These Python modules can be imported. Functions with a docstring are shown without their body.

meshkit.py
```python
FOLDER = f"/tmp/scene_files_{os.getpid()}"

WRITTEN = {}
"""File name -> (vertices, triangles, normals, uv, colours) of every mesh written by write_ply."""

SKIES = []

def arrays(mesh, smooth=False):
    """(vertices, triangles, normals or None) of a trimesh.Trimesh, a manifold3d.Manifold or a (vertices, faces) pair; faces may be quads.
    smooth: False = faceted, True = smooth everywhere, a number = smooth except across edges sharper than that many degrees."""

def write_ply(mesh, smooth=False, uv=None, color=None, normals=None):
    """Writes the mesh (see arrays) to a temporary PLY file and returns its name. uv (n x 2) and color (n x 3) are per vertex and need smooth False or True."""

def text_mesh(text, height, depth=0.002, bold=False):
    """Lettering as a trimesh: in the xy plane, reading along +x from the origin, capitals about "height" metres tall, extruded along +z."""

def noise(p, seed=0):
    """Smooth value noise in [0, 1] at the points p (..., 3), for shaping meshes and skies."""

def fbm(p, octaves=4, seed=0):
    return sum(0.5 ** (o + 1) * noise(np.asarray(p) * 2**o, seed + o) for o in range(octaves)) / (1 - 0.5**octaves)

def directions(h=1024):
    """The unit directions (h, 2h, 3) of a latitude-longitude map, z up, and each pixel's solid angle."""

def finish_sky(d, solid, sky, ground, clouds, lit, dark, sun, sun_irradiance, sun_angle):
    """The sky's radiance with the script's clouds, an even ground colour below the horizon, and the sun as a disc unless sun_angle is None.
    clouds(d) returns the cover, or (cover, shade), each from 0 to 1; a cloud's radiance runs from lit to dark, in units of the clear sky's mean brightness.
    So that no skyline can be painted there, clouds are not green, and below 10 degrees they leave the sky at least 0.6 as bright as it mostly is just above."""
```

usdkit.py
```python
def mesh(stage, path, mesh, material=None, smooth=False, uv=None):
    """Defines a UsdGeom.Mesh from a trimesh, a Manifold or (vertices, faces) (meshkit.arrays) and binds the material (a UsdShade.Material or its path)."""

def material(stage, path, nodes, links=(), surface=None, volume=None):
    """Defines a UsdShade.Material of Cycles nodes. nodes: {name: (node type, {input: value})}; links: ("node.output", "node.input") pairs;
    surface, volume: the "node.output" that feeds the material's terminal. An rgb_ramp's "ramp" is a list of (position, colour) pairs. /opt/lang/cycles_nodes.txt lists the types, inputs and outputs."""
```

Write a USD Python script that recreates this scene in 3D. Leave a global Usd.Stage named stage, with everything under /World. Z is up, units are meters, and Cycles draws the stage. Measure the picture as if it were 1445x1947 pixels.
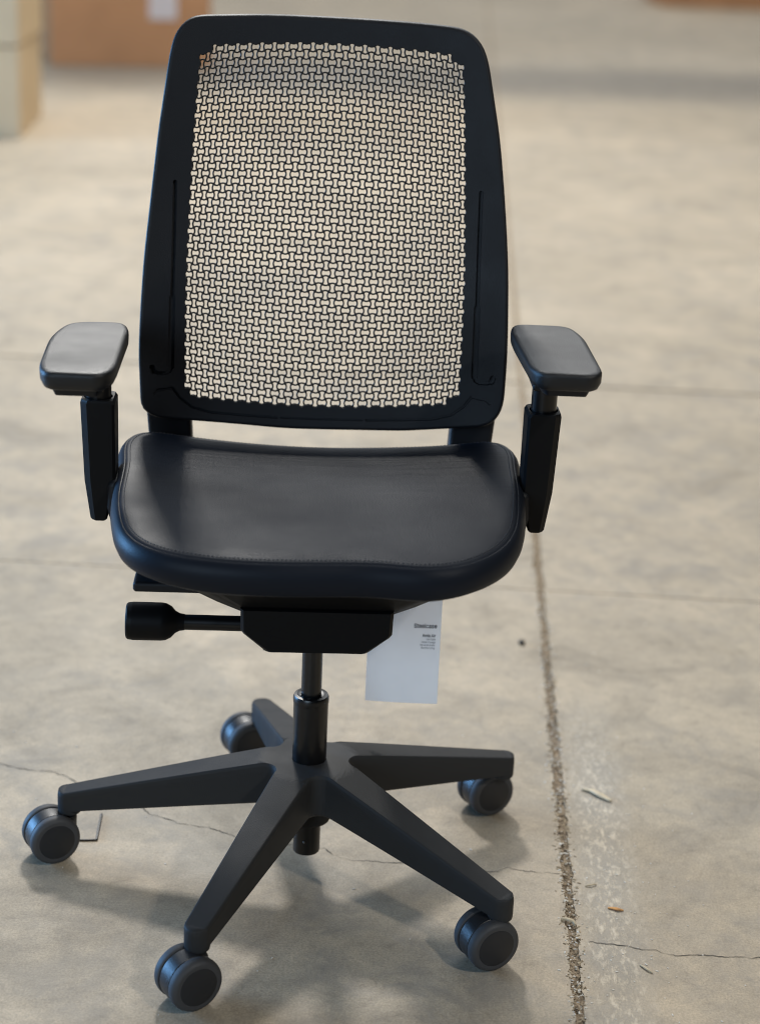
import math, random
import numpy as np, trimesh, manifold3d as m3, shapely, usdkit, meshkit
from shapely.geometry import Polygon, LineString, Point
from pxr import Usd, UsdGeom, UsdLux, UsdShade, Gf, Sdf

stage = Usd.Stage.CreateInMemory()
UsdGeom.SetStageUpAxis(stage, 'Z')
UsdGeom.Xform.Define(stage, '/World')
UsdGeom.Scope.Define(stage, '/World/Looks')
rng = np.random.default_rng(7)
random.seed(7)
PI = math.pi

# ------------------------------------------------------------------ camera
CP, YAW, PITCH, ROLL, FPX = np.array([.022, -2.1082, 1.2658]), .0235, .3462, -.0445, 3604.6
fw = np.array([math.sin(YAW) * math.cos(PITCH), math.cos(YAW) * math.cos(PITCH), -math.sin(PITCH)])
r0 = np.array([math.cos(YAW), -math.sin(YAW), 0]); u0 = np.cross(r0, fw)
cr = math.cos(ROLL) * r0 - math.sin(ROLL) * u0
cu = math.sin(ROLL) * r0 + math.cos(ROLL) * u0
cam = UsdGeom.Camera.Define(stage, '/World/camera')
M = Gf.Matrix4d(*cr, 0, *cu, 0, *(-fw), 0, *CP, 1)
cam.AddTransformOp().Set(M)
cam.CreateHorizontalApertureAttr(36.0)
cam.CreateVerticalApertureAttr(36.0 * 1024 / 759)
cam.CreateFocalLengthAttr(36.0 * FPX / 1445)
cam.CreateFStopAttr(3.8)
cam.CreateFocusDistanceAttr(2.27)
cam.CreateClippingRangeAttr(Gf.Vec2f(.05, 500))
cam.CreateExposureAttr(0.14)

# ------------------------------------------------------------------ lamps
def rect(name, pos, target, w, h, inten, col):
    l = UsdLux.RectLight.Define(stage, '/World/' + name)
    pos, target = np.array(pos, float), np.array(target, float)
    z = pos - target; z /= np.linalg.norm(z)
    up = np.array([0, 0, 1.]) if abs(z[2]) < .98 else np.array([0, 1., 0])
    x = np.cross(up, z); x /= np.linalg.norm(x); y = np.cross(z, x)
    l.AddTransformOp().Set(Gf.Matrix4d(*x, 0, *y, 0, *z, 0, *pos, 1))
    l.CreateWidthAttr(w); l.CreateHeightAttr(h); l.CreateIntensityAttr(inten); l.CreateColorAttr(Gf.Vec3f(*col))
    return l
WARM, COOL, BLUE = (1, .97, .92), (.62, .80, 1), (.22, .52, 1)
rect('bay_lamp_behind', (-.9, 6.3, 5.5), (0, 0, .2), .75, .75, 175, WARM)
rect('bay_lamp_right', (4.5, -4.3, 6.2), (0, 0, .2), .5, .5, 225, WARM)
rect('ambient_fill_overhead', (0, 16, 9), (0, 16, 0), 14, 29, 1.65, (.92, .96, 1))  # added soft fill for ambient light, brightens the far floor
rect('dock_door_left', (-8.0, 3.4, 1.5), (0, .4, .6), 4.2, 2.8, 22, BLUE)
rect('dock_door_front', (-4.2, -8.5, 3.4), (0, 0, .6), 4.0, 3.2, 7.0, COOL)

# ------------------------------------------------------------------ materials
def mat(name, nodes, links, surface='p.BSDF'):
    return usdkit.material(stage, '/World/Looks/' + name, nodes, links, surface=surface)

def plastic(name, col, rough, bump=.0, scale=900, spec=.5, var=.0):
    n = {'p': ('principled_bsdf', {'base_color': col, 'roughness': rough, 'specular_ior_level': spec})}
    lk = []
    n['g'] = ('geometry', {})
    n['n2'] = ('noise_texture', {'scale': 14.0, 'detail': 4.0})
    n['mr'] = ('map_range', {'from_min': .3, 'from_max': .7, 'to_min': rough - .06, 'to_max': rough + .07})
    lk += [('g.position', 'n2.vector'), ('n2.fac', 'mr.value'), ('mr.result', 'p.roughness')]
    if bump:
        n['n'] = ('noise_texture', {'scale': float(scale), 'detail': 2.0})
        n['b'] = ('bump', {'strength': bump, 'distance': .001})
        lk += [('g.position', 'n.vector'), ('n.fac', 'b.height'), ('b.normal', 'p.normal')]
    return mat(name, n, lk)
BLACK = plastic('black_textured_plastic', (.0060, .0072, .0102), .50, .25, 900, .34)
MECHM = plastic('mechanism_black_plastic', (.0055, .0056, .0062), .5, .2, 900, .16)
BASEP = plastic('charcoal_matte_plastic', (.034, .0345, .035), .55, .3, 900, .14)
GLOSS = plastic('black_gloss_plastic', (.004, .004, .0045), .30)
STEEL = plastic('black_painted_steel', (.010, .010, .011), .24)
MESHM = plastic('black_mesh_plastic', (.004, .004, .0045), .5)
PADM = plastic('soft_armpad_urethane', (.009, .0095, .0105), .48, .35, 1100)
HOOD = plastic('caster_hood_plastic', (.018, .0185, .020), .38, .2)
TREAD = plastic('grey_caster_tread', (.050, .051, .054), .6, .2)
CAPM = plastic('caster_cap_plastic', (.0150, .0168, .0205), .42, .15)
METAL = plastic('zinc_plate', (.30, .30, .30), .4)
THREAD = plastic('dark_grey_thread', (.050, .052, .058), .7)

def leather():
    n = {'g': ('geometry', {}), 'p': ('principled_bsdf', {'base_color': (.0075, .0108, .0180), 'roughness': .42, 'specular_ior_level': .18}),
         'v': ('voronoi_texture', {'scale': 520.0}),
         'mp': ('mapping', {'scale': (7, 75, 40)}), 'w': ('noise_texture', {'scale': 1.0, 'detail': 5.0, 'roughness': .6, 'distortion': .4}),
         'sx': ('separate_xyz', {}), 'mk': ('map_range', {'from_min': -.02, 'from_max': .17, 'to_min': .05, 'to_max': 1.0, 'clamp': True}),
         'mu': ('math', {'math_type': 'multiply'}),
         'm1': ('math', {'math_type': 'multiply', 'value2': .10}), 'ad': ('math', {'math_type': 'add'}),
         'b': ('bump', {'strength': .55, 'distance': .0018}),
         'n2': ('noise_texture', {'scale': 9.0, 'detail': 4.0}), 'mr': ('map_range', {'from_min': .3, 'from_max': .7, 'to_min': .44, 'to_max': .58})}
    lk = [('g.position', 'v.vector'), ('g.position', 'mp.vector'), ('mp.vector', 'w.vector'), ('g.position', 'sx.vector'), ('sx.y', 'mk.value'),
          ('w.fac', 'mu.value1'), ('mk.result', 'mu.value2'), ('v.distance', 'm1.value1'), ('m1.value', 'ad.value1'), ('mu.value', 'ad.value2'),
          ('ad.value', 'b.height'), ('b.normal', 'p.normal'), ('g.position', 'n2.vector'), ('n2.fac', 'mr.value'), ('mr.result', 'p.roughness')]
    return mat('black_leather', n, lk)
LEATHER = leather()

def simple(name, col, rough=.8, noise=.0, scale=30.):
    n = {'g': ('geometry', {}), 'n': ('noise_texture', {'scale': scale, 'detail': 5.0}), 'p': ('principled_bsdf', {'roughness': rough, 'specular_ior_level': .2 if rough > .7 else .5}),
         'r': ('rgb_ramp', {'ramp': [(.3, tuple(c * (1 - noise) for c in col)), (.7, tuple(min(1, c * (1 + noise)) for c in col))]})}
    return mat(name, n, [('g.position', 'n.vector'), ('n.fac', 'r.fac'), ('r.color', 'p.base_color')])
PAPER = mat('white_paper', {'g': ('geometry', {}), 'n': ('noise_texture', {'scale': 60., 'detail': 4.}), 'r': ('rgb_ramp', {'ramp': [(.3, (.85, .86, .875)), (.7, (.88, .89, .90))]}),
    'p': ('principled_bsdf', {'roughness': .75, 'specular_ior_level': .3}), 't': ('translucent_bsdf', {'color': (.88, .89, .90)}), 'm': ('mix_closure', {'fac': .38})},
    [('g.position', 'n.vector'), ('n.fac', 'r.fac'), ('r.color', 'p.base_color'), ('p.BSDF', 'm.closure1'), ('t.BSDF', 'm.closure2')], 'm.closure')
INK = simple('grey_ink', (.055, .055, .06), .7)
INKL = simple('pale_grey_ink', (.22, .22, .24), .7)
CARD = simple('brown_cardboard', (.52, .255, .115), .85, .07, 5)
CARDP = simple('pale_cardboard', (.74, .57, .36), .85, .06, 5)
TAPE = simple('packing_tape', (.50, .33, .19), .4, .05, 5)
LABELW = simple('white_label', (.68, .58, .52), .6, .02, 5)
WOOD = simple('pale_wood_chip', (.62, .52, .36), .8, .2, 90)
LEAFM = simple('orange_leaf', (.55, .27, .08), .7, .3, 200)
DIRT = simple('joint_dirt', (.30, .235, .165), .95, .6, 420)
DIRTD = simple('joint_dirt_dark', (.09, .075, .055), .95, .5, 300)
DEBRIS = [simple('debris_brown', (.25, .19, .125), .9, .3, 200), simple('debris_tan', (.42, .34, .23), .9, .3, 200), simple('debris_white', (.72, .68, .60), .8, .1, 200)]
CRACK = simple('crack_shadow_dirt', (.10, .09, .075), .95, .4, 150)
MARKM = plastic('dark_mark', (.012, .012, .013), .5)

def concrete():
    n, lk = {}, []
    n['g'] = ('geometry', {}); n['tc'] = ('texture_coordinate', {})
    def noise(k, scale, detail=5., rough=.6, dist=0., src='g.position'):
        n[k] = ('noise_texture', {'scale': scale, 'detail': detail, 'roughness': rough, 'distortion': dist}); lk.append((src, k + '.vector'))
    noise('na', .9, 4, .6, .6); noise('nb', 5., 6, .68, .8); noise('nc', 34., 9, .75, .3); noise('nd', 330., 5, .7)
    n['ra'] = ('rgb_ramp', {'ramp': [(.36, (.405, .330, .234)), (.5, (.45, .366, .261)), (.64, (.495, .404, .290))]}); lk.append(('na.fac', 'ra.fac'))
    n['rb'] = ('rgb_ramp', {'ramp': [(.28, (.64, .645, .655)), (.40, (.87, .875, .88)), (.52, (1.0, 1.0, .995)), (.70, (1.12, 1.11, 1.08))]}); lk.append(('nb.fac', 'rb.fac'))
    n['rc'] = ('rgb_ramp', {'ramp': [(.28, (.60, .60, .60)), (.41, (.92, .92, .92)), (.53, (1.02, 1.02, 1.02)), (.70, (1.17, 1.16, 1.14))]}); lk.append(('nc.fac', 'rc.fac'))
    n['rd'] = ('rgb_ramp', {'ramp': [(.32, (.72, .72, .72)), (.68, (1.2, 1.2, 1.18))]}); lk.append(('nd.fac', 'rd.fac'))
    def mix(k, a, b, kind='multiply', fac=1.0, facsrc=None, bval=None):
        d = {'blend_type': kind, 'fac': fac, 'use_clamp': True}
        if bval is not None: d['b'] = bval
        n[k] = ('mix_color', d); lk.append((a, k + '.a'))
        if b: lk.append((b, k + '.b'))
        if facsrc: lk.append((facsrc, k + '.fac'))
    mix('m1', 'ra.color', 'rb.color'); mix('m2', 'm1.result', 'rc.color'); mix('m3', 'm2.result', 'rd.color')
    # dark oily specks and small blotches
    n['vo'] = ('voronoi_texture', {'scale': 13.0}); lk.append(('g.position', 'vo.vector'))
    n['vr'] = ('map_range', {'from_min': .035, 'from_max': .13, 'to_min': .6, 'to_max': 0., 'clamp': True}); lk.append(('vo.distance', 'vr.value'))
    n['nm'] = ('map_range', {'from_min': .5, 'from_max': .66, 'to_min': 0., 'to_max': 1., 'clamp': True}); lk.append(('nb.fac', 'nm.value'))
    n['vm'] = ('math', {'math_type': 'multiply'}); lk += [('vr.result', 'vm.value1'), ('nm.result', 'vm.value2')]
    mix('m4a', 'm3.result', None, 'mix', 0., 'vm.value', (.17, .15, .125))
    n['vp'] = ('voronoi_texture', {'scale': 150.0}); lk.append(('g.position', 'vp.vector'))
    n['pr'] = ('map_range', {'from_min': .06, 'from_max': .20, 'to_min': .75, 'to_max': 0., 'clamp': True}); lk.append(('vp.distance', 'pr.value'))
    n['pm'] = ('map_range', {'from_min': .47, 'from_max': .60, 'to_min': 0., 'to_max': 1., 'clamp': True}); lk.append(('nc.fac', 'pm.value'))
    n['pp'] = ('math', {'math_type': 'multiply'}); lk += [('pr.result', 'pp.value1'), ('pm.result', 'pp.value2')]
    mix('m4b', 'm4a.result', None, 'mix', 0., 'pp.value', (.19, .165, .13))
    noise('ne', 11., 10, .72, .5); noise('nf', 2.1, 3, .5, .3)
    n['d1'] = ('map_range', {'from_min': .45, 'from_max': .64, 'to_min': 0., 'to_max': .6, 'clamp': True}); lk.append(('ne.fac', 'd1.value'))
    n['d2'] = ('map_range', {'from_min': .36, 'from_max': .60, 'to_min': .25, 'to_max': 1., 'clamp': True}); lk.append(('nf.fac', 'd2.value'))
    n['d3'] = ('math', {'math_type': 'multiply'}); lk += [('d1.result', 'd3.value1'), ('d2.result', 'd3.value2')]
    mix('m4', 'm4b.result', None, 'mix', 0., 'd3.value', (.235, .212, .180))
    # residue strip beside the long joint: streaky beige scrapings, in the slab's own coordinates
    n['so'] = ('separate_xyz', {}); lk.append(('tc.object', 'so.vector'))
    n['sa'] = ('math', {'math_type': 'subtract', 'value2': .050}); lk.append(('so.x', 'sa.value1'))
    n['sb'] = ('math', {'math_type': 'absolute'}); lk.append(('sa.value', 'sb.value1'))
    n['mx'] = ('map_range', {'from_min': .012, 'from_max': .050, 'to_min': 1., 'to_max': 0., 'clamp': True}); lk.append(('sb.value', 'mx.value'))
    n['y1'] = ('map_range', {'from_min': .25, 'from_max': .62, 'to_min': 1., 'to_max': 0., 'clamp': True}); lk.append(('so.y', 'y1.value'))
    n['mm'] = ('math', {'math_type': 'multiply'}); lk += [('mx.result', 'mm.value1'), ('y1.result', 'mm.value2')]
    n['mp'] = ('mapping', {'scale': (105, 44, 1)}); lk.append(('tc.object', 'mp.vector'))
    n['ns'] = ('noise_texture', {'scale': 1., 'detail': 9., 'roughness': .78, 'distortion': .3}); lk.append(('mp.vector', 'ns.vector'))
    n['nt'] = ('map_range', {'from_min': .475, 'from_max': .585, 'to_min': 0., 'to_max': 1., 'clamp': True}); lk.append(('ns.fac', 'nt.value'))
    n['mz'] = ('math', {'math_type': 'multiply'}); lk += [('mm.value', 'mz.value1'), ('nt.result', 'mz.value2')]
    n['gy'] = ('math', {'math_type': 'multiply', 'value2': .42}); lk.append(('mm.value', 'gy.value1'))
    mix('m5', 'm4.result', None, 'mix', 0., 'gy.value', (.33, .31, .275))
    mix('m6', 'm5.result', None, 'mix', 0., 'mz.value', (.62, .535, .41))
    # shadow band across the floor far behind, painted dark into the concrete colour
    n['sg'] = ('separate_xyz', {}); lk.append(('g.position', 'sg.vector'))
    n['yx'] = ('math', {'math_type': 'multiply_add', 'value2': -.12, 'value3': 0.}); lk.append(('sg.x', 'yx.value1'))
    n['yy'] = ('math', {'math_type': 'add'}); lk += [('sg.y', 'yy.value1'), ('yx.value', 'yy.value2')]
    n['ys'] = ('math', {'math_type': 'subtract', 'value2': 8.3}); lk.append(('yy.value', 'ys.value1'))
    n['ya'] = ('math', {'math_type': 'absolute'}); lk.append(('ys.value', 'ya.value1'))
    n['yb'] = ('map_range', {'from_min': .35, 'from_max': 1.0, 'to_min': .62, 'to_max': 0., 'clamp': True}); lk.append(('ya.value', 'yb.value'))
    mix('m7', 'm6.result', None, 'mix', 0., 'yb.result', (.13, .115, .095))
    n['rr'] = ('map_range', {'from_min': .3, 'from_max': .7, 'to_min': .62, 'to_max': .46}); lk.append(('nb.fac', 'rr.value'))
    n['hm'] = ('math', {'math_type': 'multiply', 'value2': .35}); lk.append(('nd.fac', 'hm.value1'))
    n['ha'] = ('math', {'math_type': 'add'}); lk += [('nc.fac', 'ha.value1'), ('hm.value', 'ha.value2')]
    n['hz'] = ('math', {'math_type': 'multiply_add', 'value2': .8}); lk += [('mz.value', 'hz.value1'), ('ha.value', 'hz.value3')]
    n['b'] = ('bump', {'strength': .35, 'distance': .0022}); lk.append(('hz.value', 'b.height'))
    n['p'] = ('principled_bsdf', {'specular_ior_level': .35}); lk += [('m7.result', 'p.base_color'), ('rr.result', 'p.roughness'), ('b.normal', 'p.normal')]
    return mat('worn_concrete', n, lk)
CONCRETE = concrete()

# ------------------------------------------------------------------ object helpers
used = {}
def numbered(parent, name):
    k = (parent, name); used[k] = used.get(k, -1) + 1
    return f'{parent}/{name}' + (f'_{used[k]:03d}' if used[k] else '')
def setdata(p, **kw):
    for k, v in kw.items():
        if v: p.SetCustomDataByKey(k, v)
def thing(name, label=None, cat=None, kind=None, parent='/World', group=None):
    x = UsdGeom.Xform.Define(stage, numbered(parent, name)); setdata(x.GetPrim(), label=label, category=cat, kind=kind, group=group)
    return x
def obj(name, mesh, m, parent='/World', smooth=30, label=None, cat=None, kind=None):
    if isinstance(parent, (UsdGeom.Xform, UsdGeom.Mesh)): parent = str(parent.GetPath())
    o = usdkit.mesh(stage, numbered(parent, name), mesh, m, smooth=smooth)
    setdata(o.GetPrim(), label=label, category=cat, kind=kind)
    return o
cat = trimesh.util.concatenate
def tm(man):
    k = man.to_mesh(); return trimesh.Trimesh(np.array(k.vert_properties[:, :3]), np.array(k.tri_verts), process=False)
def man(t):
    t = t if isinstance(t, trimesh.Trimesh) else trimesh.Trimesh(*t)
    t.merge_vertices()
    return m3.Manifold(m3.Mesh(np.ascontiguousarray(t.vertices, np.float32), np.ascontiguousarray(t.faces, np.uint32)))
def hull(pts): return m3.Manifold.hull_points(np.asarray(pts, float))
def ball(c, r, n=10):
    s = trimesh.creation.icosphere(subdivisions=2, radius=r).vertices
    return s + np.asarray(c)
def rbox(x0, x1, y0, y1, z0, z1, r):
    c = [(x, y, z) for x in (x0 + r, x1 - r) for y in (y0 + r, y1 - r) for z in (z0 + r, z1 - r)]
    return hull(np.vstack([ball(k, r) for k in c]))
def smooth_closed(pts, n, k=3):
    from scipy.interpolate import splprep, splev
    p = np.asarray(pts, float); p = np.vstack([p, p[:1]])
    tck, _ = splprep(p.T, s=0, per=True, k=k)
    u = np.linspace(0, 1, 4000, endpoint=False); q = np.array(splev(u, tck)).T
    return resample(q, n)
def resample(q, n, closed=True):
    q = np.asarray(q, float); c = np.vstack([q, q[:1]]) if closed else q
    d = np.r_[0, np.cumsum(np.linalg.norm(np.diff(c, axis=0), axis=1))]
    t = np.linspace(0, d[-1], n, endpoint=not closed)
    return np.stack([np.interp(t, d, c[:, i]) for i in range(c.shape[1])], 1)
def normals2(p):
    t = np.roll(p, -1, 0) - np.roll(p, 1, 0); t /= np.maximum(np.linalg.norm(t, axis=1, keepdims=True), 1e-12)
    a = .5 * np.sum(p[:, 0] * np.roll(p[:, 1], -1) - p[:, 1] * np.roll(p[:, 0], -1))
    return np.stack([t[:, 1], -t[:, 0]], 1) * (1 if a > 0 else -1)
def loft(rings, caps=True):
    n = len(rings[0]); V = np.vstack(rings); F = []
    for k in range(len(rings) - 1):
        a = k * n + np.arange(n); b = k * n + (np.arange(n) + 1) % n
        F += [np.stack([a, b, b + n], 1), np.stack([a, b + n, a + n], 1)]
    F = np.vstack(F)
    if caps:
        c0, c1 = len(V), len(V) + 1
        V = np.vstack([V, rings[0].mean(0), rings[-1].mean(0)])
        i = np.arange(n); j = (i + 1) % n
        F = np.vstack([F, np.stack([np.full(n, c0), j, i], 1), np.stack([np.full(n, c1), i + (len(rings) - 1) * n, j + (len(rings) - 1) * n], 1)])
    t = trimesh.Trimesh(V, F, process=False)
    if t.volume < 0: t.invert()
    return t
def revolve(profile, n=48, axis=(0, 0, 1), at=(0, 0, 0)):
    """profile: (radius, height) pairs along the axis."""
    a = np.linspace(0, 2 * PI, n, endpoint=False)
    rings = [np.stack([r * np.cos(a), r * np.sin(a), np.full(n, h)], 1) for r, h in profile]
    t = loft(rings)
    T = trimesh.geometry.align_vectors([0, 0, 1], np.asarray(axis, float)); T[:3, 3] = at
    t.apply_transform(T); return t
def tube(path, r, sides=8):
    path = np.asarray(path, float); n = len(path); r = np.broadcast_to(r, n)
    t = np.gradient(path, axis=0); t /= np.linalg.norm(t, axis=1, keepdims=True)
    ref = np.array([0, 0, 1.]) if abs(t[0, 2]) < .9 else np.array([1., 0, 0]); rings = []
    a = np.linspace(0, 2 * PI, sides, endpoint=False)
    for p, d, rr in zip(path, t, r):
        x = np.cross(ref, d); x /= np.linalg.norm(x); y = np.cross(d, x); ref = y if abs(np.dot(d, y)) < .9 else ref
        rings.append(p + rr * (np.cos(a)[:, None] * x + np.sin(a)[:, None] * y)); ref = np.cross(d, x)
    return loft(rings)
def ext(poly, z0, z1):
    """shapely polygon -> Manifold between z0 and z1"""
    out = m3.Manifold()
    for g in getattr(poly, 'geoms', [poly]):
        t = trimesh.creation.extrude_polygon(g, z1 - z0, engine='earcut'); t.apply_translation([0, 0, z0]); out = out + man(t)
    return out

# ------------------------------------------------------------------ the floor: concrete slabs with open joints
FA = math.atan(.0535); FO = np.array([.333, 0.])
floor = thing('floor', 'worn beige concrete warehouse floor under and behind the chair', 'floor', 'structure')
floor.AddTranslateOp().Set(Gf.Vec3d(FO[0], 0, 0)); floor.AddRotateZOp().Set(-math.degrees(FA))
def loc(x, y):
    dx, dy = x - FO[0], y - FO[1]; c, s = math.cos(FA), math.sin(FA)
    return dx * c - dy * s, dx * s + dy * c
def edge(side, b0, b1, off):
    b = np.arange(b0, min(b1, 2.6), .007) if b0 < 2.6 else np.array([])
    b = np.r_[b[b < b1], b1] if len(b) else np.array([b0, b1])
    p = np.stack([b, np.zeros_like(b), np.full_like(b, side)], 1)
    w = (meshkit.fbm(p * 38, 3, 3) - .5) * .012 + np.where(meshkit.noise(p * 22, 9) > .72, .004, 0) * (meshkit.noise(p * 120, 5))
    return np.stack([side * (off + np.abs(w)), b], 1)
rows = [(-3.0, 1.0203), (1.0237, 2.3695), (2.380, 45.0)]
for side in (-1, 1):
    for b0, b1 in rows:
        e = edge(side, b0, b1, 0.0040 if side < 0 else .0050)
        far = side * (9.0 if b0 < 2 else 30.)
        poly = Polygon(np.vstack([e, [(far, b1), (far, b0)]])).buffer(0)
        t = tm(ext(poly, -.05, 0.))
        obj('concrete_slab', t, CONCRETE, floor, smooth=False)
bed = trimesh.creation.box(extents=(.06, 48, .01)); bed.apply_translation([0, 21, -.0085])
obj('joint_fill', bed, DIRT, floor, smooth=False)
for b in (1.0215, 2.3745):
    k = trimesh.creation.box(extents=(18, .02, .01)); k.apply_translation([0, b, -.010]); obj('joint_fill', k, DIRTD, floor, smooth=False)
def crack(pts, w):
    p = np.array([loc(*q) for q in pts]); p = resample(p, max(40, int(len(p) * 22)), closed=False)
    t = np.gradient(p, axis=0); t /= np.linalg.norm(t, axis=1, keepdims=True); nn = np.stack([-t[:, 1], t[:, 0]], 1)
    q = np.c_[p * 60, np.zeros(len(p))]
    p = p + nn * ((meshkit.fbm(q, 4, 2) - .5) * .012 + (meshkit.fbm(q * 5, 3, 6) - .5) * .003)[:, None]
    ww = w * .62 * (.15 + 1.5 * meshkit.noise(np.c_[p * 90, np.ones(len(p))], 8)); ww[[0, -1]] = w * .1
    L, R = p + nn * ww[:, None] / 2, p - nn * ww[:, None] / 2
    V = np.vstack([np.c_[L, np.full(len(p), .0006)], np.c_[R, np.full(len(p), .0006)]]); m = len(p); i = np.arange(m - 1)
    F = np.vstack([np.stack([i, i + m, i + m + 1], 1), np.stack([i, i + m + 1, i + 1], 1)])
    obj('crack', (V, F), CRACK, floor, smooth=False)
crack([(-.46, .300), (-.442, .295), (-.402, .277), (-.357, .272), (-.336, .254), (-.30, .215), (-.288, .193), (-.233, .182), (-.216, .159), (-.176, .143), (-.133, .131), (-.097, .11), (-.033, .096), (.022, .086)], .0017)
crack([(.022, .086), (.043, .064), (.071, .058), (.119, .056), (.16, .05), (.245, .042), (.263, .054), (.283, .045), (.327, .043)], .0015)
crack([(.345, -.119), (.366, -.119), (.397, -.127), (.428, -.133), (.452, -.141), (.474, -.137), (.551, -.14), (.62, -.15)], .0018)

# debris packed in the joint
def bits(n, brange, spread, s0, s1, z, seed):
    spread *= 1.25
    r = np.random.default_rng(seed); out = []
    for _ in range(n):
        t = trimesh.creation.icosphere(subdivisions=0, radius=1.); t.vertices *= 1 + .35 * (r.random(t.vertices.shape) - .5)
        s = r.uniform(s0, s1); t.apply_scale([s * r.uniform(.8, 1.7), s * r.uniform(.3, .8), s * .35])
        t.apply_transform(trimesh.transformations.rotation_matrix(r.uniform(0, 2 * PI), [0, 0, 1]))
        b = r.uniform(*brange); a = r.normal(.0, spread)
        x, y = FO[0] + a * math.cos(FA) + b * math.sin(FA), -a * math.sin(FA) + b * math.cos(FA)
        t.apply_translation([x, y, z + r.uniform(0, .0045) if abs(a) < .0045 else .0003]); out.append(t)
    return cat(out)
DARKB = simple('debris_dark', (.09, .07, .05), .95, .3, 200)
for nm, n_, br, sp, s0, s1, z, sd, m_, lab in (
        ('brown_grit', 800, (-.45, .75), .0042, .0006, .0024, -.0050, 1, DEBRIS[0], 'brown grit and splinters packed along the long floor joint'),
        ('dark_grit', 140, (-.45, .7), .0036, .0005, .0022, -.0045, 4, DARKB, 'blackish dirt crumbs packed along the long floor joint'),
        ('pale_shavings', 650, (-.45, 1.0), .0050, .0005, .0024, -.0035, 2, DEBRIS[2], 'pale dust crumbs and shavings scattered along the long floor joint'),
        ('tan_grit', 1300, (-.45, 1.8), .0044, .0006, .0025, -.0045, 3, DEBRIS[1], 'tan wood grit lying in the long floor joint')):
    obj(nm, bits(n_, br, sp, s0, s1, z, sd), m_, label=lab, cat='debris', kind='stuff', smooth=False)
g = []
r_ = np.random.default_rng(11)
for _ in range(230):
    x, y = r_.uniform(-.5, .6), r_.uniform(-.4, 1.3)
    if r_.random() < .55: x = FO[0] + .05 + r_.normal(0, .03) + y * .0535; y = r_.uniform(-.4, .5)
    t = trimesh.creation.icosphere(subdivisions=0, radius=1.); s = r_.uniform(.0005, .0013); t.apply_scale([s * r_.uniform(1, 2.4), s, s * .5])
    t.apply_transform(trimesh.transformations.rotation_matrix(r_.uniform(0, 6), [0, 0, 1])); t.apply_translation([x, y, .0004]); g.append(t)
obj('floor_crumbs', cat(g), DEBRIS[2], label='tiny white crumbs strewn over the concrete floor', cat='debris', kind='stuff', smooth=False)
# single scraps, and a thin dark mark
def chip(name, path, width, thick, m, label, c, seed):
    p = resample(np.array(path, float), 24, closed=False); t = np.gradient(p, axis=0); t /= np.linalg.norm(t, axis=1, keepdims=True); nn = np.stack([-t[:, 1], t[:, 0]], 1)
    s = np.linspace(0, 1, 24); w = width * np.sin(PI * np.clip(s * .94 + .03, 0, 1)) ** .55 * (.8 + .4 * meshkit.noise(np.c_[s * 6, s * 0, s * 0], seed))
    rings = []
    for k in range(24):
        a = np.linspace(0, 2 * PI, 10, endpoint=False)
        lift = .0012 * math.sin(PI * s[k])
        rings.append(np.c_[p[k] + nn[k] * (np.cos(a) * w[k] / 2)[:, None], thick / 2 + lift + np.sin(a) * thick / 2])
    obj(name, loft(rings), m, label=label, cat=c, smooth=60)
chip('wood_chip', [(.380, .272), (.392, .268), (.404, .254), (.417, .240)], .010, .004, WOOD, 'long pale wood chip on the scraped strip, right of the right-hand caster', 'wood chip', 3)
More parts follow.
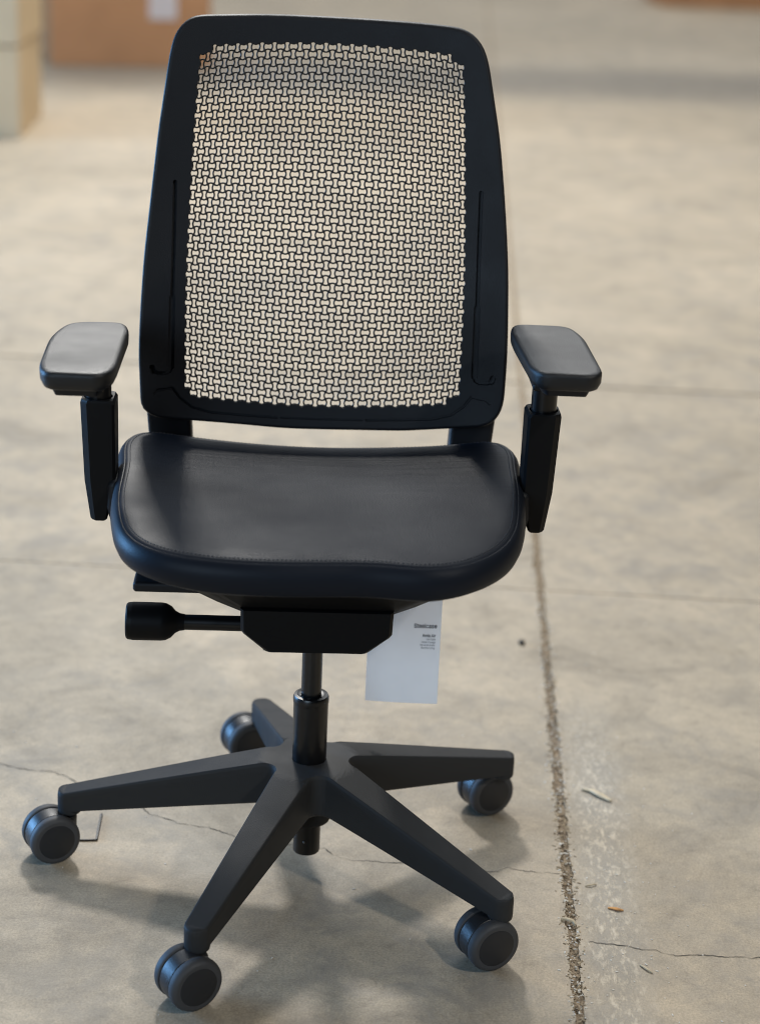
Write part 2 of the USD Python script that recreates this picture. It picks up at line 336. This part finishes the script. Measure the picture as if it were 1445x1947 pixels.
chip('wood_chip', [(.3165, -.071), (.324, -.072), (.331, -.076), (.333, -.083)], .0058, .004, WOOD, 'bean-shaped pale wood chip bridging the long floor joint', 'wood chip', 4)
chip('dry_leaf', [(.379, -.0385), (.386, -.041), (.391, -.043), (.398, -.0435)], .0060, .0018, LEAFM, 'tiny orange dry leaf on the scraped strip beside the joint', 'leaf', 5)
chip('wood_splinter', [(.402, -.165), (.410, -.176), (.415, -.181)], .0030, .002, WOOD, 'thin pale splinter near the right end of the floor strip', 'splinter', 6)
chip('wood_splinter', [(.356, .012), (.364, .013), (.371, .017)], .0026, .002, WOOD, 'short pale splinter lying straight across the scraped strip', 'splinter', 7)
chip('floor_pebble', [(.330, .778), (.335, .779), (.340, .778)], .012, .006, CRACK, 'small dark pebble on the floor just left of the long joint', 'pebble', 8)
t1 = tube([(-.281, .156, .002), (-.280, .120, .0016), (-.279, .088, .0014)], .0016, 6); t2 = tube([(-.279, .088, .0014), (-.291, .0865, .0013), (-.304, .086, .0013)], .0013, 6)
obj('floor_mark', cat([t1, t2]), MARKM, label='thin dark L-shaped mark on the floor beside the left caster', cat='mark')  # thin dark L of two narrow tubes lying on the floor

# ------------------------------------------------------------------ far cartons
def carton(name, label, corner, ang, w, d, h, m, z0=0., tape=True, lab=None):
    b = thing(name, label, 'box')
    b.AddTranslateOp().Set(Gf.Vec3d(*corner, z0)); b.AddRotateZOp().Set(ang)
    obj('carton_body', tm(rbox(0, w, 0, d, .0, h, .006)), m, b)
    for k, (y0, y1) in enumerate(((0.002, d / 2 - .002), (d / 2 + .002, d - .002))):
        obj('top_flap', tm(rbox(.002, w - .002, y0, y1, h - .003, h + .004, .003)), m, b)
    if tape:
        q = trimesh.creation.box(extents=(w * .98, .06, .001)); q.apply_translation([w / 2, d / 2, h + .005]); obj('tape', q, TAPE, b, smooth=False)
        q = trimesh.creation.box(extents=(.001, .06, .12)); q.apply_translation([-.001, d / 2, h - .05]); obj('tape', q, TAPE, b, smooth=False)
    if lab:
        q = trimesh.creation.box(extents=(lab[2], .002, lab[3])); q.apply_translation([lab[0], -.002, lab[1]]); obj('paper_label', q, LABELW, b, smooth=False)
    return b
carton('cardboard_box', 'brown cardboard carton with a white label, far behind the chair back', (-1.60, 8.25), 13, .86, .70, .75, CARD, lab=(.60, .46, .15, .42))
carton('cardboard_box', 'pale tan carton on the floor at the left edge, below another', (-2.14, 5.75), 2, .80, .70, .36, CARDP)
carton('cardboard_box', 'pale tan carton stacked on top of the left-edge carton', (-2.13, 5.77), 1, .79, .68, .55, CARDP, z0=.372)
carton('cardboard_box', 'orange-brown carton far off at the top right corner', (2.50, 13.78), 3, .9, .7, .6, CARD)

# ------------------------------------------------------------------ the chair
chair = thing('office_chair', 'black swivel office chair with perforated mesh back, leather seat and five casters', 'office chair')
G = .0236
def U(t):
    """upper body: turned slightly on the column"""
    t = t if isinstance(t, trimesh.Trimesh) else tm(t)
    t.apply_transform(trimesh.transformations.rotation_matrix(G, [0, 0, 1])); return t
def S(x, z): return .2368 + .2 * (z - .6165) - .37 * x * x - .010 * np.exp(-((z - .70) / .09) ** 2)
def warpback(p):
    p = np.asarray(p, float); x, z, d = p[:, 0], p[:, 1], p[:, 2]
    return np.stack([x, S(x, z) + d, z], 1)
OUT = [(-.2251, .5597), (-.2294, .585), (-.2309, .6096), (-.2313, .6515), (-.2293, .7037), (-.226, .7605), (-.2219, .8044), (-.2165, .8612), (-.211, .9116), (-.2042, .9619), (-.1985, .9995), (-.1936, 1.0151), (-.1861, 1.0265), (-.1754, 1.0348), (-.151, 1.0392), (-.0862, 1.0418), (-.0078, 1.0418), (.0775, 1.0403), (.1429, 1.0373), (.1626, 1.0345), (.1758, 1.0285), (.1874, 1.0169), (.1935, 1.0047), (.2030, .9643), (.2118, .9206), (.2202, .864), (.2265, .8071), (.2314, .7442), (.2335, .693), (.2349, .6401), (.2344, .5997), (.2300, .5694), (.2210, .5560), (.1709, .5455), (.1295, .5395), (.0756, .536), (.0012, .5345), (-.073, .5368), (-.1702, .5464), (-.2150, .5515)]
outl = smooth_closed(OUT, 260)
def oloop(e, d):
    q = np.array(Polygon(outl).buffer(-e).exterior.coords)[:-1] if e > 1e-6 else outl
    return np.c_[q, np.full(len(q), d)]
pts = []
for k in range(6):
    a = k / 5 * PI / 2; pts.append(oloop(.009 * (1 - math.sin(a)), .006 * (1 - math.cos(a)) if False else .007 * (1 - math.sin(a)) ** 1.0 * 0 + .007 * (1 - math.cos(PI / 2 - a))))
pts += [oloop(0, .013), oloop(.003, .016), oloop(.010, .018)]
# front face at depth 0, edge rounding r ~8 mm
pts = [oloop(.0045 * (1 - math.sin(PI / 2 * k / 5)), .0045 * (1 - math.cos(PI / 2 * k / 5))) for k in range(6)] + pts[6:]
plate = hull(np.vstack(pts))
# cell grid of the mesh
NC, NR = 43, 49
Z0, CZ = .5646, (1.0106 - .5646) / NR
HWZ = ([.55, .62, .68, .74, .80, .855, .906, .95, 1.0, 1.02], [.1745, .1755, .1757, .1755, .174, .172, .170, .1675, .1640, .162])
def grid(u, v):
    """cell coordinates -> flat back coordinates (x, z)"""
    zc = Z0 + v * CZ; t = (u - NC / 2) / (NC / 2)
    x = .0015 + np.interp(zc, *HWZ) * t * (1 + .0714 * (1 - t * t))
    z = zc + (.009 - .016 * v / NR) * (x / .15) ** 2
    return np.stack([x, z], -1)
A1, A2, SN = .20, .165, 7
def cell(i, j):
    s = (-1) ** (i + j); q = np.linspace(0, 1, SN)[:-1]
    bot = np.stack([i + q, j - s * A2 * np.sin(PI * q)], 1)
    rgt = np.stack([i + 1 - s * A1 * np.sin(PI * q), j + q], 1)
    top = np.stack([i + 1 - q, j + 1 + s * A2 * np.sin(PI * q)], 1)
    lft = np.stack([i + s * A1 * np.sin(PI * q), j + 1 - q], 1)
    p = np.vstack([bot, rgt, top, lft]); return grid(p[:, 0], p[:, 1])
region = Polygon([(-.147, 1.0042), (-.152, .9985), (-.1635, .9955), (-.1665, .95), (-.172, .87), (-.176, .80), (-.178, .70), (-.1775, .60), (-.174, .5855), (-.162, .577), (-.145, .571), (-.112, .566), (-.06, .563), (0, .562), (.06, .563), (.112, .567), (.147, .572), (.163, .578), (.175, .588), (.1795, .60), (.181, .70), (.179, .80), (.175, .87), (.1695, .95), (.1665, .9955), (.155, .9985), (.150, 1.0042), (.10, 1.0085), (.05, 1.0108), (0, 1.0115), (-.05, 1.0108), (-.10, 1.0085)])
V, F, nv = [], [], 0
keep = [(i, j, Polygon(cell(i, j))) for j in range(-1, NR + 1) for i in range(NC) if region.contains(Point(cell(i, j).mean(0)))]
main = shapely.unary_union([c.buffer(2e-5) for _, _, c in keep]).buffer(-.0012).buffer(.0012)
main = max(getattr(main, 'geoms', [main]), key=lambda q: q.area)
keep = [(i, j, c) for i, j, c in keep if main.contains(c.centroid)]
cells = [c for _, _, c in keep]
WST = .00102
for i, j, _c in keep:
    if True:
        p = cell(i, j)
        n = len(p); nn = normals2(p)
        inner = p - nn * WST
        for c in range(4):                                          # rounded inner corners
            k = c * (SN - 1); inner[k] = (inner[k - 1] + inner[(k + 1) % n]) / 2
        mid = p - nn * WST * .45
        rings = [np.c_[p, np.full(n, .0008)], np.c_[mid, np.full(n, .0009)], np.c_[inner, np.full(n, .0016)], np.c_[inner, np.full(n, .0026)], np.c_[p, np.full(n, .0034)]]
        V.append(np.vstack(rings)); a = np.arange(n); b = (a + 1) % n
        for k in range(4):
            F.append(nv + np.vstack([np.stack([k * n + a, k * n + n + b, k * n + b], 1), np.stack([k * n + a, k * n + n + a, k * n + n + b], 1)]))
        nv += 5 * n
hole = shapely.unary_union([c.buffer(2e-5) for c in cells]).buffer(0)
hole = max(getattr(hole, 'geoms', [hole]), key=lambda q: q.area); hole = Polygon(hole.exterior).simplify(.0002)
V, F = np.vstack(V), np.vstack(F)
msh = trimesh.Trimesh(warpback(V), F, process=False); msh.merge_vertices(digits_vertex=6)
if (msh.face_normals[:, 1] * msh.area_faces).sum() > 0 and False: msh.invert()
def groove(line, r, depth):
    return ext(LineString(line).buffer(r, quad_segs=6), -.02, depth)
SL = [(-.1902, .8393), (-.19, .7732), (-.1905, .6776), (-.191, .6132), (-.1927, .6075), (-.198, .6052), (-.2073, .6053), (-.2125, .6075), (-.214, .6114)]
SLT = [(-.1904, .70), (-.1907, .65), (-.191, .6132)]
LNL = [(-.2116, .5794), (-.2071, .584), (-.1972, .5848), (-.1887, .5865), (-.1793, .5738), (-.1638, .562), (-.1404, .5553), (-.1002, .5520), (-.0599, .5497), (-.056, .5495)]
mir = lambda L: [(-x + .0035, z) for x, z in L]
cut = m3.Manifold()
for f in (lambda q: q, mir):
    cut = cut + groove(f(SL), .0026, .0055) + groove(f(SLT), .0040, .0050) + groove(f(LNL), .0017, .0034)
    cut = cut + groove(f([(-.213, .6075), (-.2145, .6125)]), .0036, .006)
cut = cut + groove([(-.050, .5493), (0, .5487), (.0535, .5493)], .0013, .0028)
plate = plate - ext(hole, -.02, .05) - ext(hole.buffer(.008), .0045, .05) - cut
plate = plate.refine_to_length(.010).warp_batch(warpback)
obj('back_frame', U(plate), BLACK, chair, smooth=28)
obj('back_mesh', U(msh), MESHM, chair, smooth=60)
for sx in (-1, 1):
    f = lambda x: x * sx + (.0035 if sx > 0 else 0)
    secs = [(-.2275, -.1715, .236, .262, .563), (-.2265, -.1700, .236, .266, .545), (-.2230, -.1680, .238, .270, .50), (-.215, -.160, .225, .270, .455), (-.20, -.145, .12, .24, .430)]
    parts = m3.Manifold()
    for s0, s1 in zip(secs[:-1], secs[1:]):
        P = []
        for (xa, xb, ya, yb, z) in (s0, s1):
            for x in (xa + .005, xb - .005):
                for y in (ya + .005, yb - .005): P.append(ball((f(x), y, z), .005))
        parts = parts + hull(np.vstack(P))
    obj('back_upright', U(parts), BLACK, chair)

# seat
SEAM = [(-.2315, .190), (-.2375, .099), (-.2345, -.004), (-.2255, -.082), (-.2140, -.124), (-.197, -.151), (-.1715, -.171), (-.13, -.186), (-.062, -.193), (.001, -.1905), (.064, -.189), (.115, -.1955), (.15, -.187), (.181, -.164), (.204, -.133), (.2215, -.088), (.231, -.033), (.238, .048), (.2405, .118), (.2365, .183), (.222, .205), (.178, .213), (.097, .218), (.002, .219), (-.106, .218), (-.187, .214), (-.217, .207)]
seam = smooth_closed(SEAM, 240)
nrm = normals2(seam)
sc = np.array([0, .02])
def ztop(x, y):
    return .514 + .021 * (x / .235) ** 2 * np.clip((y + .25) / .45, 0, 1) + .0035 * np.exp(-((y - .02) / .09) ** 2) * (1 - (x / .26) ** 2) * 0
rings = []
for t in (.02, .1, .2, .3, .4, .5, .6, .7, .78, .85, .90, .94, .965, .983):
    p = sc + (seam - sc) * t; e = 1 - t
    z = ztop(p[:, 0], p[:, 1]) + .003 * (1 - t ** 4) - .0022 * np.clip((t - .9) / .1, 0, 1) ** 2
    rings.append(np.c_[p, z])
zt = ztop(seam[:, 0], seam[:, 1])
for e, dz in ((-.0014, -.0024), (-.0005, -.0036), (.0005, -.0037), (.0014, -.0032), (.0045, -.0058), (.0075, -.0100), (.0096, -.0155), (.0103, -.0215), (.0092, -.0280), (.0060, -.0335), (.0000, -.0375), (-.011, -.0410), (-.028, -.0440)):
    p = seam + nrm * e
    zz = zt + dz
    if dz < -.0275:
        f = np.clip((-dz - .027) / .017, 0, 1); zz = zz * (1 - f) + (.4690 + .10 * np.clip(np.abs(p[:, 0]) - .12, 0, .2)) * f
    rings.append(np.c_[p, zz])
for t in (.7, .35, .05):
    p = sc + (seam - nrm * .028 - sc) * t; rings.append(np.c_[p, np.full(len(p), .466)])
cush = loft(rings)
seat = obj('seat_cushion', U(cush), LEATHER, chair, smooth=75)
st = []
path = resample(seam - nrm * .0058, 330)
for k in range(0, 330):
    a, b = path[k], path[(k + 1) % 330]; d = b - a; a2, b2 = a + d * .14, a + d * .72
    z = ztop(*((a + b) / 2)) - .0010
    st.append(tube([(a2[0], a2[1], z), (*((a2 + b2) / 2), z + .0005), (b2[0], b2[1], z)], [.0004, .00055, .0004], 5))
obj('seat_stitching', U(cat(st)), THREAD, seat)
def rr(hx, y0, y1, r, z):
    q = np.array(shapely.box(-hx + r, y0 + r, hx - r, y1 - r).buffer(r).exterior.coords)[:-1]; return np.c_[q, np.full(len(q), z)]
pan = hull(np.vstack([rr(.186, -.135, .19, .05, .474), rr(.182, -.130, .19, .05, .462), rr(.152, -.062, .18, .03, .419), rr(.125, -.055, .17, .03, .403), rr(.092, -.050, .15, .02, .390)]))
obj('seat_pan', U(pan), MECHM, chair)

# tilt mechanism
prof = [(-.089, .405), (-.0885, .378), (-.085, .373), (-.069, .364), (-.059, .3515), (-.055, .350), (.058, .351), (.062, .353), (.086, .372), (.089, .376), (.090, .405)]
def chamfer_ext(pr, y0, y1, r):
    P = np.array(pr); c = P.mean(0); out = []
    for y, s in ((y0, r), (y0 + r, 0), (y1 - r, 0), (y1, r)):
        q = c + (P - c) * (1 - s / np.linalg.norm(P - c, axis=1, keepdims=True)); out.append(np.c_[q[:, 0], np.full(len(q), y), q[:, 1]])
    return hull(np.vstack(out))
mech = obj('tilt_mechanism', U(chamfer_ext(prof, -.072, .105, .004)), MECHM, chair)
q = trimesh.creation.box(extents=(.100, .15, .0022)); q.apply_translation([-.012, .018, .3482]); obj('base_plate', U(q), METAL, mech, smooth=False)

# tension knob on its shaft, and the seat lever
kx = [(.0, -.2285), (.0205, -.2280), (.0222, -.2262), (.0228, -.223), (.0228, -.2215), (.0232, -.2205), (.0232, -.186), (.0222, -.180), (.0190, -.174), (.0135, -.169), (.0108, -.164), (.0098, -.158), (.0095, -.085), (0.0, -.085)]
knob = revolve([(max(r, 1e-4), h) for r, h in kx if h <= -.158 + 1e-6] + [(1e-4, -.157)], 56, (1, 0, 0), (0, .004, .3545))
shaft = revolve([(1e-4, -.162), (.0094, -.162), (.0094, -.084), (1e-4, -.084)], 32, (1, 0, 0), (0, .004, .3545))
shaft.apply_transform(trimesh.transformations.rotation_matrix(0, [0, 1, 0]))
kn = obj('tension_knob', U(knob), MECHM, chair); obj('knob_shaft', U(shaft), GLOSS, kn)
kn_ring = revolve([(.0229, -.2222), (.0233, -.2222), (.0233, -.2216), (.0229, -.2216)], 56, (1, 0, 0), (0, .004, .3545))
lv = obj('seat_lever', U(rbox(-.2145, -.13, -.062, -.020, .4185, .4315, .0045)), BLACK, chair)
obj('lever_arm', U(rbox(-.2105, -.196, -.030, -.018, .427, .462, .003)), BLACK, lv)

# armrests
PL = [(-.3075, -.0905), (-.3135, -.078), (-.3195, -.013), (-.3215, .046), (-.3165, .095), (-.302, .130), (-.271, .1385), (-.243, .134), (-.235, .115), (-.232, .069), (-.2330, -.025), (-.2365, -.080), (-.2430, -.0915), (-.275, -.0945)]
PR = [(.245, -.044), (.2385, -.032), (.2345, .018), (.2305, .088), (.2295, .151), (.236, .173), (.270, .178), (.300, .173), (.3126, .144), (.3170, .075), (.3165, .004), (.3150, -.036), (.3090, -.046), (.277, -.049)]
def arm(side, pad, zp, y0):
    s = side
    pl = smooth_closed(pad, 90, 3)
    poly = Polygon(pl)
    def lp(e, z):
        q = np.array(poly.buffer(-e).exterior.coords)[:-1] if e > 0 else pl; return np.c_[q, np.full(len(q), z)]
    ph = hull(np.vstack([lp(.0065, zp + .0006), lp(.0032, zp), lp(.0012, zp - .0014), lp(.0002, zp - .0036), lp(0, zp - .006), lp(.0004, zp - .014), lp(.003, zp - .0195), lp(.008, zp - .0220)]))
    ap = obj('armrest_pad', U(ph), PADM, chair, smooth=40)
    cx = pl[:, 0].mean(); px = s * .2665
    base = hull(np.vstack([np.c_[np.array(Polygon(pl).buffer(-.011).exterior.coords)[:-1], np.full(len(Polygon(pl).buffer(-.011).exterior.coords) - 1, zp - .0215)],
                           np.c_[np.array(Polygon(pl).buffer(-.015).exterior.coords)[:-1], np.full(len(Polygon(pl).buffer(-.015).exterior.coords) - 1, zp - .0300)]]))
    plate = hull(np.vstack([rbox(px - .024, px + .024, y0 - .075, y0 + .035, zp - .034, zp - .026, .003).to_mesh().vert_properties[:, :3], rbox(px - .017, px + .017, y0 - .022, y0 + .022, zp - .050, zp - .034, .003).to_mesh().vert_properties[:, :3]]))
    obj('pad_support', U(base + plate), BLACK, ap)
    ztp = .6155
    stem = hull(np.vstack([np.c_[px + .0155 * np.cos(a), y0 + .0165 * np.sin(a), z] .reshape(1, 3) for a in np.linspace(0, 2 * PI, 28, endpoint=False) for z in (zp - .040, .54)]))
    obj('height_stem', U(stem), GLOSS, chair)
    # outer sleeve: faceted shell with an open top
    o = lambda k: s * k
    def sec(xi, xo, ya, yb, c, z):
        q = [(xi, ya + c * .4), (xi + c * .4, ya), (xo - c, ya), (xo, ya + c), (xo, yb - c), (xo - c, yb), (xi + c * .4, yb), (xi, yb - c * .4)]
        return np.array([(o(x), y, z) for x, y in q])
    up = hull(np.vstack([sec(.2480, .2855, y0 - .023, y0 + .023, .008, ztp), sec(.2455, .2865, y0 - .024, y0 + .024, .008, ztp - .004), sec(.2450, .2825, y0 - .023, y0 + .023, .008, .515)]))
    lo = hull(np.vstack([sec(.2450, .2825, y0 - .023, y0 + .023, .008, .515), sec(.2550, .2775, y0 - .020, y0 + .020, .007, .490), sec(.2555, .2760, y0 - .019, y0 + .019, .006, .4660), sec(.2580, .2740, y0 - .018, y0 + .018, .005, .4635)]))
    well = hull(np.vstack([np.c_[o(.2665) + .0172 * np.cos(a), y0 + .0178 * np.sin(a), z].reshape(1, 3) for a in np.linspace(0, 2 * PI, 28, endpoint=False) for z in (.58, .63)]))
    sl = obj('armrest_sleeve', U((up + lo) - well), MECHM, chair, smooth=25)
    jj = m3.Manifold(); cs = [(.2465, .510, .008), (.246, .485, .010), (.241, .466, .010), (.228, .453, .009), (.20, .446, .008), (.15, .440, .008)]
    for (xa, za, ra), (xb, zb, rb) in zip(cs[:-1], cs[1:]):
        jj = jj + hull(np.vstack([ball((o(xa), y0 - .02, za), ra), ball((o(xa), y0 + .02, za), ra), ball((o(xb), y0 - .02, zb), rb), ball((o(xb), y0 + .02, zb), rb)]))
    obj('armrest_bracket', U(jj), BLACK, chair)
arm(-1, PL, .690, .072)
arm(1, PR, .694, .072)

# five-star base
BC, BA, BR = np.array([-.003, .033]), math.radians(175.6), .3105
dirs = [BA + k * 2 * PI / 5 for k in range(5)]
star = Point(0, 0).buffer(.052, quad_segs=24)
for a in dirs:
    d = np.array([math.cos(a), math.sin(a)]); n_ = np.array([-d[1], d[0]])
    w0, w1 = .027, .0150
    star = star.union(Polygon([n_ * w0, d * (BR) + n_ * w1, d * (BR) - n_ * w1, -n_ * w0]).union(Point(*(d * (BR - .004))).buffer(.0152, quad_segs=12)))
star = star.buffer(.014, quad_segs=10).buffer(-.014, quad_segs=10)
ring = resample(np.array(star.exterior.coords)[:-1], 620)
if Polygon(ring).exterior.is_ccw is False: ring = ring[::-1]
def inset(e):
    return np.array([ring + (-normals2(ring)) * e])[0]
def capmesh(rings):
    """loft through the rings, closed by flat earcut caps"""
    n = len(rings[0]); Vv = np.vstack(rings); Ff = []
    for k in range(len(rings) - 1):
        a = k * n + np.arange(n); b = k * n + (np.arange(n) + 1) % n; Ff += [np.stack([a, b, b + n], 1), np.stack([a, b + n, a + n], 1)]
    import mapbox_earcut as me
    for k, fl in ((0, True), (len(rings) - 1, False)):
        t = me.triangulate_float64(rings[k][:, :2], np.array([n], np.uint32)).reshape(-1, 3).astype(int)
        p = rings[k][t]; ar = np.cross(p[:, 1] - p[:, 0], p[:, 2] - p[:, 0])[:, 2].sum()
        if (ar > 0) == fl: t = t[:, ::-1]
        Ff.append(t + k * n)
    return trimesh.Trimesh(Vv, np.vstack(Ff), process=False)
ZL = [(0.0030, 0.0), (0.0, .06), (0.0, .80), (.0005, .93), (.0014, .975), (.0028, 1.0)]
rings = [np.c_[inset(e), np.full(len(ring), z)] for e, z in ZL]
base = m3.Manifold(m3.Mesh(np.ascontiguousarray(capmesh(rings).vertices, np.float32), np.ascontiguousarray(capmesh(rings).faces, np.uint32)))
if base.is_empty() or base.volume() < 0: base = ext(star, 0, 1)
def top(r): return np.where(r < .06, .1605, .1605 - (.1605 - .0995) * np.clip((r - .06) / (.285 - .06), 0, 1.15))
def bot(r): return np.where(r < .06, .104, .104 - (.104 - .0705) * np.clip((r - .06) / (.275 - .06), 0, 1.15))
def wbase(p):
    p = np.asarray(p, float); r = np.hypot(p[:, 0], p[:, 1]); return np.c_[p[:, :2], bot(r) + (top(r) - bot(r)) * p[:, 2]]
base = base.refine_to_length(.012).warp_batch(wbase)
for a in dirs:
    d = np.array([math.cos(a), math.sin(a)]) * (BR - .004)
    base = base + man(revolve([(.0138, .061), (.0146, .062), (.0150, .064), (.0150, .085), (.0140, .092)], 40, (0, 0, 1), (*d, 0)))
base = base - m3.Manifold.cylinder(.2, .0215, .0215, 48).translate((0, 0, .13))
hubcyl = m3.Manifold.cylinder(.4, .066, .066, 96).translate((0, 0, -.1))
hub = (base ^ hubcyl)
hub = hub + man(revolve([(.016, .072), (.0285, .076), (.0305, .082), (.0305, .105), (.030, .11)], 48))
legs = base - hubcyl
mv = lambda t: (t.apply_translation([*BC, 0]), t)[1]
obj('base_hub', mv(tm(hub)), BASEP, chair, smooth=32)
for k, a in enumerate(dirs):
    w = [(0, 0), (math.cos(a - .62), math.sin(a - .62)), (math.cos(a + .62), math.sin(a + .62))]
    leg = legs ^ ext(Polygon(w), -.2, .4)
    obj('base_leg', mv(tm(leg)), BASEP, chair, smooth=32)
# gas column
obj('column_sleeve', mv(revolve([(.0205, .150), (.0212, .158), (.0212, .160), (.0215, .163), (.0218, .2380), (.0222, .2392), (.0224, .2425), (.0223, .2465), (.0210, .2490), (.0175, .2498), (.0145, .2485)], 64)), GLOSS, chair, smooth=35)
obj('gas_piston', mv(revolve([(.0128, .20), (.0126, .360), (.012, .362)], 48)), STEEL, chair)
tubeo = obj('column_tube', mv(revolve([(.0150, .0290), (.0166, .0295), (.0172, .0310), (.0172, .0705), (.0178, .072), (.0178, .12)], 48)), GLOSS, chair, smooth=35)
obj('column_pin', mv(trimesh.creation.icosphere(2, .0014).apply_translation([-.003, -.0170, .049])), METAL, tubeo)

# casters
def caster(center, pivot, phi):
    n = np.array([math.cos(phi), math.sin(phi), 0.]); c = np.array([*center, .0325])
    R = .0325; socket = np.array(pivot); pivot = socket - n[:2] * np.dot(socket - c[:2], n[:2]) * .85
    hood = revolve([(1e-4, -.0105), (.0302, -.0105), (.0312, -.0098), (.0316, 0), (.0312, .0098), (.0302, .0105), (1e-4, .0105)], 72, n, c)
    hm = man(hood) - man(trimesh.creation.box(extents=(.2, .2, .03)).apply_translation([c[0], c[1], .002 - .006]))
    nk = hull(np.vstack([ball((pivot[0], pivot[1], .052), .0095), ball((c[0] + .3 * (pivot[0] - c[0]), c[1] + .3 * (pivot[1] - c[1]), .046), .0085), ball((pivot[0], pivot[1], .030), .0085)]))
    hb = obj('caster', tm(hm + nk), HOOD, chair, smooth=35)
    obj('caster_stem', revolve([(.0055, .045), (.0055, .070)], 20, (0, 0, 1), (*pivot, 0)), STEEL, hb)
    for s in (-1, 1):
        pr = [(.0245, .0250), (.0272, .0254), (.0292, .0246), (.0310, .0228), (.0322, .0202), (R, .0180), (R, .0145), (.0321, .0124), (.0310, .0116), (.020, .0116)]
        obj('caster_tread', revolve([(r, h) for r, h in pr], 72, n * s, c), TREAD, hb, smooth=45)
        pr = [(1e-4, .0268), (.014, .0264), (.0222, .0256), (.0234, .0250), (.0237, .0243), (.0242, .0238), (.0250, .0242), (.0252, .0235), (.0252, .018), (1e-4, .018)]
        obj('wheel_cap', revolve(pr, 72, n * s, c), CAPM, hb, smooth=40)
CC = [((-.3315, .046), -1.10), ((-.1285, -.266), -.98), ((.2160, -.166), -1.12), ((.2375, .210), -1.10), ((-.0975, .336), -1.16)]
for a, (c, ph) in zip(dirs, CC):
    caster(c, BC + np.array([math.cos(a), math.sin(a)]) * (BR - .004), ph)

# ------------------------------------------------------------------ the hanging paper tag
nx, nz = 12, 18
gx, gz = np.meshgrid(np.linspace(.0690, .1625, nx), np.linspace(.1985, .440, nz))
def tagy(x, z): return .122 + .010 * np.sin((z - .2) * 9) * .35 + .006 * ((.16 - x) / .09) ** 2 * np.clip((.26 - z) / .06, 0, 1) - .004 * np.clip((.225 - z) / .03, 0, 1) ** 2
def sheet(dy):
    return np.stack([gx.ravel(), tagy(gx, gz).ravel() + dy, gz.ravel()], 1)
Vt = np.vstack([sheet(0), sheet(.0004)]); Ft = []
for r in range(nz - 1):
    for c in range(nx - 1):
        a = r * nx + c; Ft += [(a, a + 1, a + nx + 1), (a, a + nx + 1, a + nx)]
m = nx * nz; Ft = np.array(Ft); Ft = np.vstack([Ft, Ft[:, ::-1] + m])
bnd = [c for c in range(nx)] + [r * nx + nx - 1 for r in range(1, nz)] + [(nz - 1) * nx + c for c in range(nx - 2, -1, -1)] + [r * nx for r in range(nz - 2, 0, -1)]
bnd = np.array(bnd); b2 = np.roll(bnd, -1)
Ft = np.vstack([Ft, np.stack([bnd, bnd + m, b2 + m], 1), np.stack([bnd, b2 + m, b2], 1)])
tagm = obj('paper_tag', U(trimesh.Trimesh(Vt, Ft, process=False)), PAPER, smooth=60, label='white printed paper tag hanging under the right of the seat', cat='tag')
def line(text, h, right, zb, m, bold=False, width=None):
    t = meshkit.text_mesh(text, h, .0002, bold)
    if width: t.apply_scale([width / (t.bounds[1, 0] - t.bounds[0, 0]), 1, 1])
    v = t.vertices; v[:, 0] += right - v[:, 0].max(); x, z = v[:, 0].copy(), v[:, 1] + zb
    t.vertices = np.stack([x, tagy(x, z) - .00025 - v[:, 2], z], 1); obj('print', U(t), m, tagm, smooth=False)
line('Steelcase', .0058, .1572, .3030, INK, True, .0295)
line('Amia Air', .0040, .1562, .2905, INK, True, .0172)
line('User Guide', .0025, .1560, .2862, INKL, False, .0115)
line("Guide d'usage", .0025, .1560, .2822, INKL, False, .0178)
line('Manual de usuario', .0025, .1555, .2782, INKL, False, .0190)
line('Bedienung', .0025, .1552, .2742, INKL, False, .0170)
